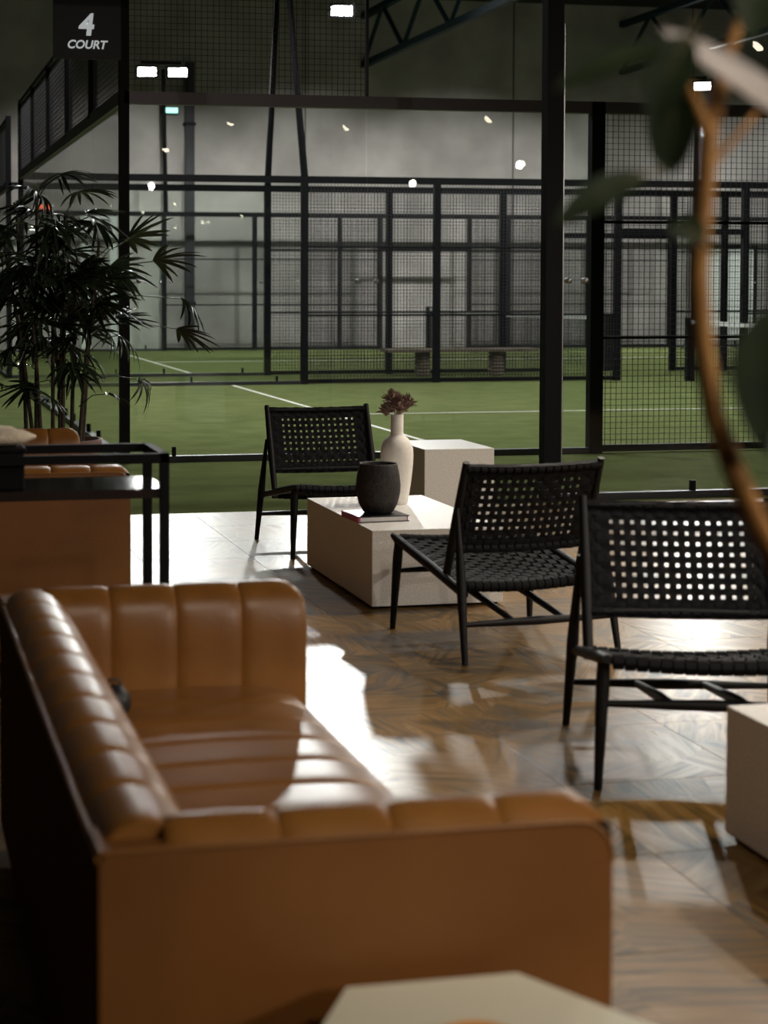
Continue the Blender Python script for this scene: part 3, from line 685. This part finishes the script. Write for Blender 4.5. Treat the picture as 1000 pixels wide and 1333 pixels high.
def frond(base, az, pet, rise, fan, tilt, sc):
    b = Vector(base); hd = Vector((math.cos(az), math.sin(az), 0)); e = b + hd*pet + Vector((0,0,rise)); mid = b.lerp(e, 0.5)+Vector((0,0,0.03))
    MB().tube([b, mid, e], [0.004,0.003,0.003], 5).build('petiole', M['palm'], t)
    o = put('frond', fan, t, e); o.rotation_euler = (rnd.uniform(-0.8,0.8), tilt, az); o.scale = (sc, sc, sc)
for (bx, by), (tx, ty), h in canes:
    pts = [(bx, by, 0.50), ((bx*0.6+tx*0.4), (by*0.6+ty*0.4), 0.5+(h-0.5)*0.5), (tx, ty, h)]
    MB().tube(pts, [0.013,0.011,0.009], 8).build('cane', M['cane'], t)
    n = 10
    for k in range(n):
        z = h-0.02-k*0.062; s = (z-0.5)/(h-0.5); az = k*2.4+rnd.uniform(0,1.2)+bx*9
        p = (bx+(tx-bx)*s, by+(ty-by)*s, z)
        frond(p, az, rnd.uniform(0.10,0.22), rnd.uniform(0.0,0.10) if k > 2 else rnd.uniform(0.08,0.16), rnd.choice(fans), rnd.uniform(-0.6,0.5)+0.02*k, rnd.uniform(0.9,1.25))
# stray fronds reaching right, and low shoots
for base, az, pet, rise, f, tilt, sc in (((0.22,0.0,1.50),-0.15,0.33,0.10,0,-0.05,1.25),((0.20,-0.05,1.36),-0.1,0.50,0.02,1,0.7,1.1),((0.17,-0.05,1.22),0.05,0.52,-0.02,2,0.55,1.15),((0.15,-0.04,0.90),0.0,0.32,0.0,3,0.9,0.75),
        ((0.22,0.05,1.62),0.2,0.20,0.12,2,-0.2,1.2),((0.1,-0.05,0.75),-0.6,0.18,0.08,4,0.2,0.8),((-0.05,-0.1,0.72),-1.8,0.15,0.1,0,0.2,0.8),((-0.15,-0.08,0.78),2.8,0.2,0.1,2,0.2,0.8),((0.0,-0.1,0.85),-1.2,0.2,0.1,1,0.3,0.7),((-0.22,0,0.95),3.0,0.15,0.1,4,0.3,0.8)):
    frond(base, az, pet, rise, fans[f], tilt, sc)

# ---------------------------------------------------------------- foreground ficus
t = thing('potted_ficus', 'blurred leafy ficus with ochre stem close to the camera on the right', 'plant', (0.98, 1.42, 0))
O = Vector((0.98, 1.42, 0))
MB().lathe([(0.0,0.0),(0.13,0.0),(0.17,0.36),(0.18,0.38),(0.165,0.38),(0.155,0.34),(0.0,0.33)], 32).build('pot', M['terracotta'], t)
MB().lathe([(0.0,0.35),(0.158,0.345)], 20).build('soil', M['soil'], t)
YF = 1.5
st = [(0.98,1.42,0.34),(0.95,1.46,0.75),(0.895,1.5,1.10),(0.854,YF,1.207),(0.833,YF,1.238),(0.808,YF,1.291),(0.787,YF,1.343),(0.774,YF,1.41),(0.768,YF,1.477),(0.771,YF,1.521),(0.775,YF,1.572),(0.777,YF,1.612)]
MB().tube([Vector(p)-O for p in st], [0.014,0.0135,0.013]+[0.0115]*3+[0.0105]*3+[0.0095]*3, 10).build('stem', M['bark'], t)
MB().tube([Vector(p)-O for p in ((0.777,YF,1.612),(0.760,1.49,1.635),(0.743,1.48,1.659),(0.731,1.47,1.70))], [0.008,0.007,0.006,0.004], 8).build('branch', M['bark'], t)
MB().tube([Vector(p)-O for p in ((0.777,YF,1.612),(0.790,1.51,1.640),(0.803,1.52,1.68),(0.833,1.53,1.76),(0.86,1.53,1.86))], [0.008,0.008,0.007,0.006,0.004], 8).build('branch', M['bark'], t)
MB().tube([Vector(p)-O for p in ((0.776,YF,1.58),(0.81,1.53,1.60),(0.86,1.56,1.64))], [0.005,0.004,0.003], 8).build('branch', M['bark'], t)
def leaf(a, b, wd, nrm, fold=0.15, droop=0.02, m='leaf'):
    a = Vector(a)-O; b = Vector(b)-O; d = b-a; n = Vector(nrm).normalized(); sd = d.normalized().cross(n).normalized(); n = sd.cross(d.normalized())
    rows = []
    for i in range(11):
        s = i/10; ww = wd*math.sin(math.pi*s**0.95)**0.6 if 0 < s < 1 else 0.0005
        p = a + d*s - Vector((0,0,1))*droop*s*s
        rows.append([p + sd*(ww*q) + n*(abs(q)*fold*ww) for q in (-1,-0.5,0,0.5,1)])
    lf = MB().grid(rows); lf = lf.build('leaf', M[m], t)
    MB().tube([a-d.normalized()*0.02, a, a+d*0.5-Vector((0,0,1))*droop*0.25-n*0.001, a+d*0.95-Vector((0,0,1))*droop*0.9-n*0.001], [0.002,0.002,0.0015,0.0006], 5).build('midrib', M['petiole'], lf)
leaf((0.736,1.49,1.655),(0.733,1.49,1.592),0.024,(-0.45,-1,0.1))
leaf((0.700,1.47,1.572),(0.605,1.46,1.543),0.017,(-0.3,-0.8,0.5))
leaf((0.770,1.49,1.510),(0.728,1.48,1.545),0.014,(-0.4,-1,0.3))
leaf((0.842,1.48,1.450),(0.830,1.46,1.322),0.042,(-0.45,-1,0.05))
leaf((0.885,1.47,1.345),(0.815,1.45,1.325),0.016,(-0.4,-0.8,0.4))
leaf((0.90,1.50,1.14),(0.830,1.44,1.10),0.026,(-0.4,-1,0.2))
leaf((0.735,1.47,1.695),(0.60,1.45,1.665),0.017,(-0.3,-0.6,0.7))
leaf((0.735,1.46,1.700),(0.690,1.44,1.635),0.022,(-0.4,-0.9,0.3))
leaf((0.905,1.49,1.603),(0.722,1.49,1.722),0.017,(0.13,-0.94,0.33), 0.3, 0.012, 'sheenleaf')
leaf((0.86,1.53,1.86),(0.93,1.50,1.78),0.03,(-0.4,-0.6,0.7))
leaf((0.845,1.53,1.79),(0.81,1.48,1.72),0.022,(-0.4,-1,0.2))

# ---------------------------------------------------------------- lounge ceiling spotlights
def spot(x, y, tx, ty, label, power, angle=95):
    t = thing('ceiling_spotlight', label, 'spotlight', (x, y, 3.30), group='ceiling spotlights over the lounge')
    d = (Vector((tx, ty, 0.3))-Vector((x, y, 3.30))).normalized(); rot = d.to_track_quat('-Z', 'Y').to_euler()
    MB().tube([(0,0,0.05),(0,0,0.32)], 0.012, 8).build('rod', M['black'], t)
    h = MB().lathe([(0.0,0.12),(0.05,0.12),(0.055,0.10),(0.055,0.012),(0.0,0.012)], 20).build('housing', M['black'], t); h.rotation_euler = rot
    q = MB().lathe([(0.0,-0.03),(0.03,-0.022),(0.05,0.0),(0.05,0.011),(0.0,0.011)], 20).build('bulb', M['bulb'], t); q.rotation_euler = rot
    light('SPOT', 'spot_beam', Vector((x, y, 3.30))+d*0.06, (tx, ty, 0.3), power, WARM, t, 0.06, angle, 0.8)
L = 'black ceiling spotlight over the lounge, above the picture'
spot(9.62, 2.9, 3.5, 6.0, L, 560)
spot(3.93, 8.4, 3.0, 7.2, L, 130)
spot(5.38, 8.1, 3.2, 7.0, L, 220)
spot(3.85, 4.4, 2.9, 5.2, L, 200, 66)
spot(9.50, -2.1, 4.5, 4.0, L, 260, 60)
spot(5.00, -4.0, 1.9, 5.0, L, 480, 60)
spot(6.66, 9.4, 3.8, 8.6, L, 150)
spot(2.60, 0.2, 0.85, 2.0, L, 130, 58)
spot(1.10, 1.0, 2.1, 4.0, L, 85, 70)
spot(3.60, 1.6, 2.8, 3.8, L, 120, 56)
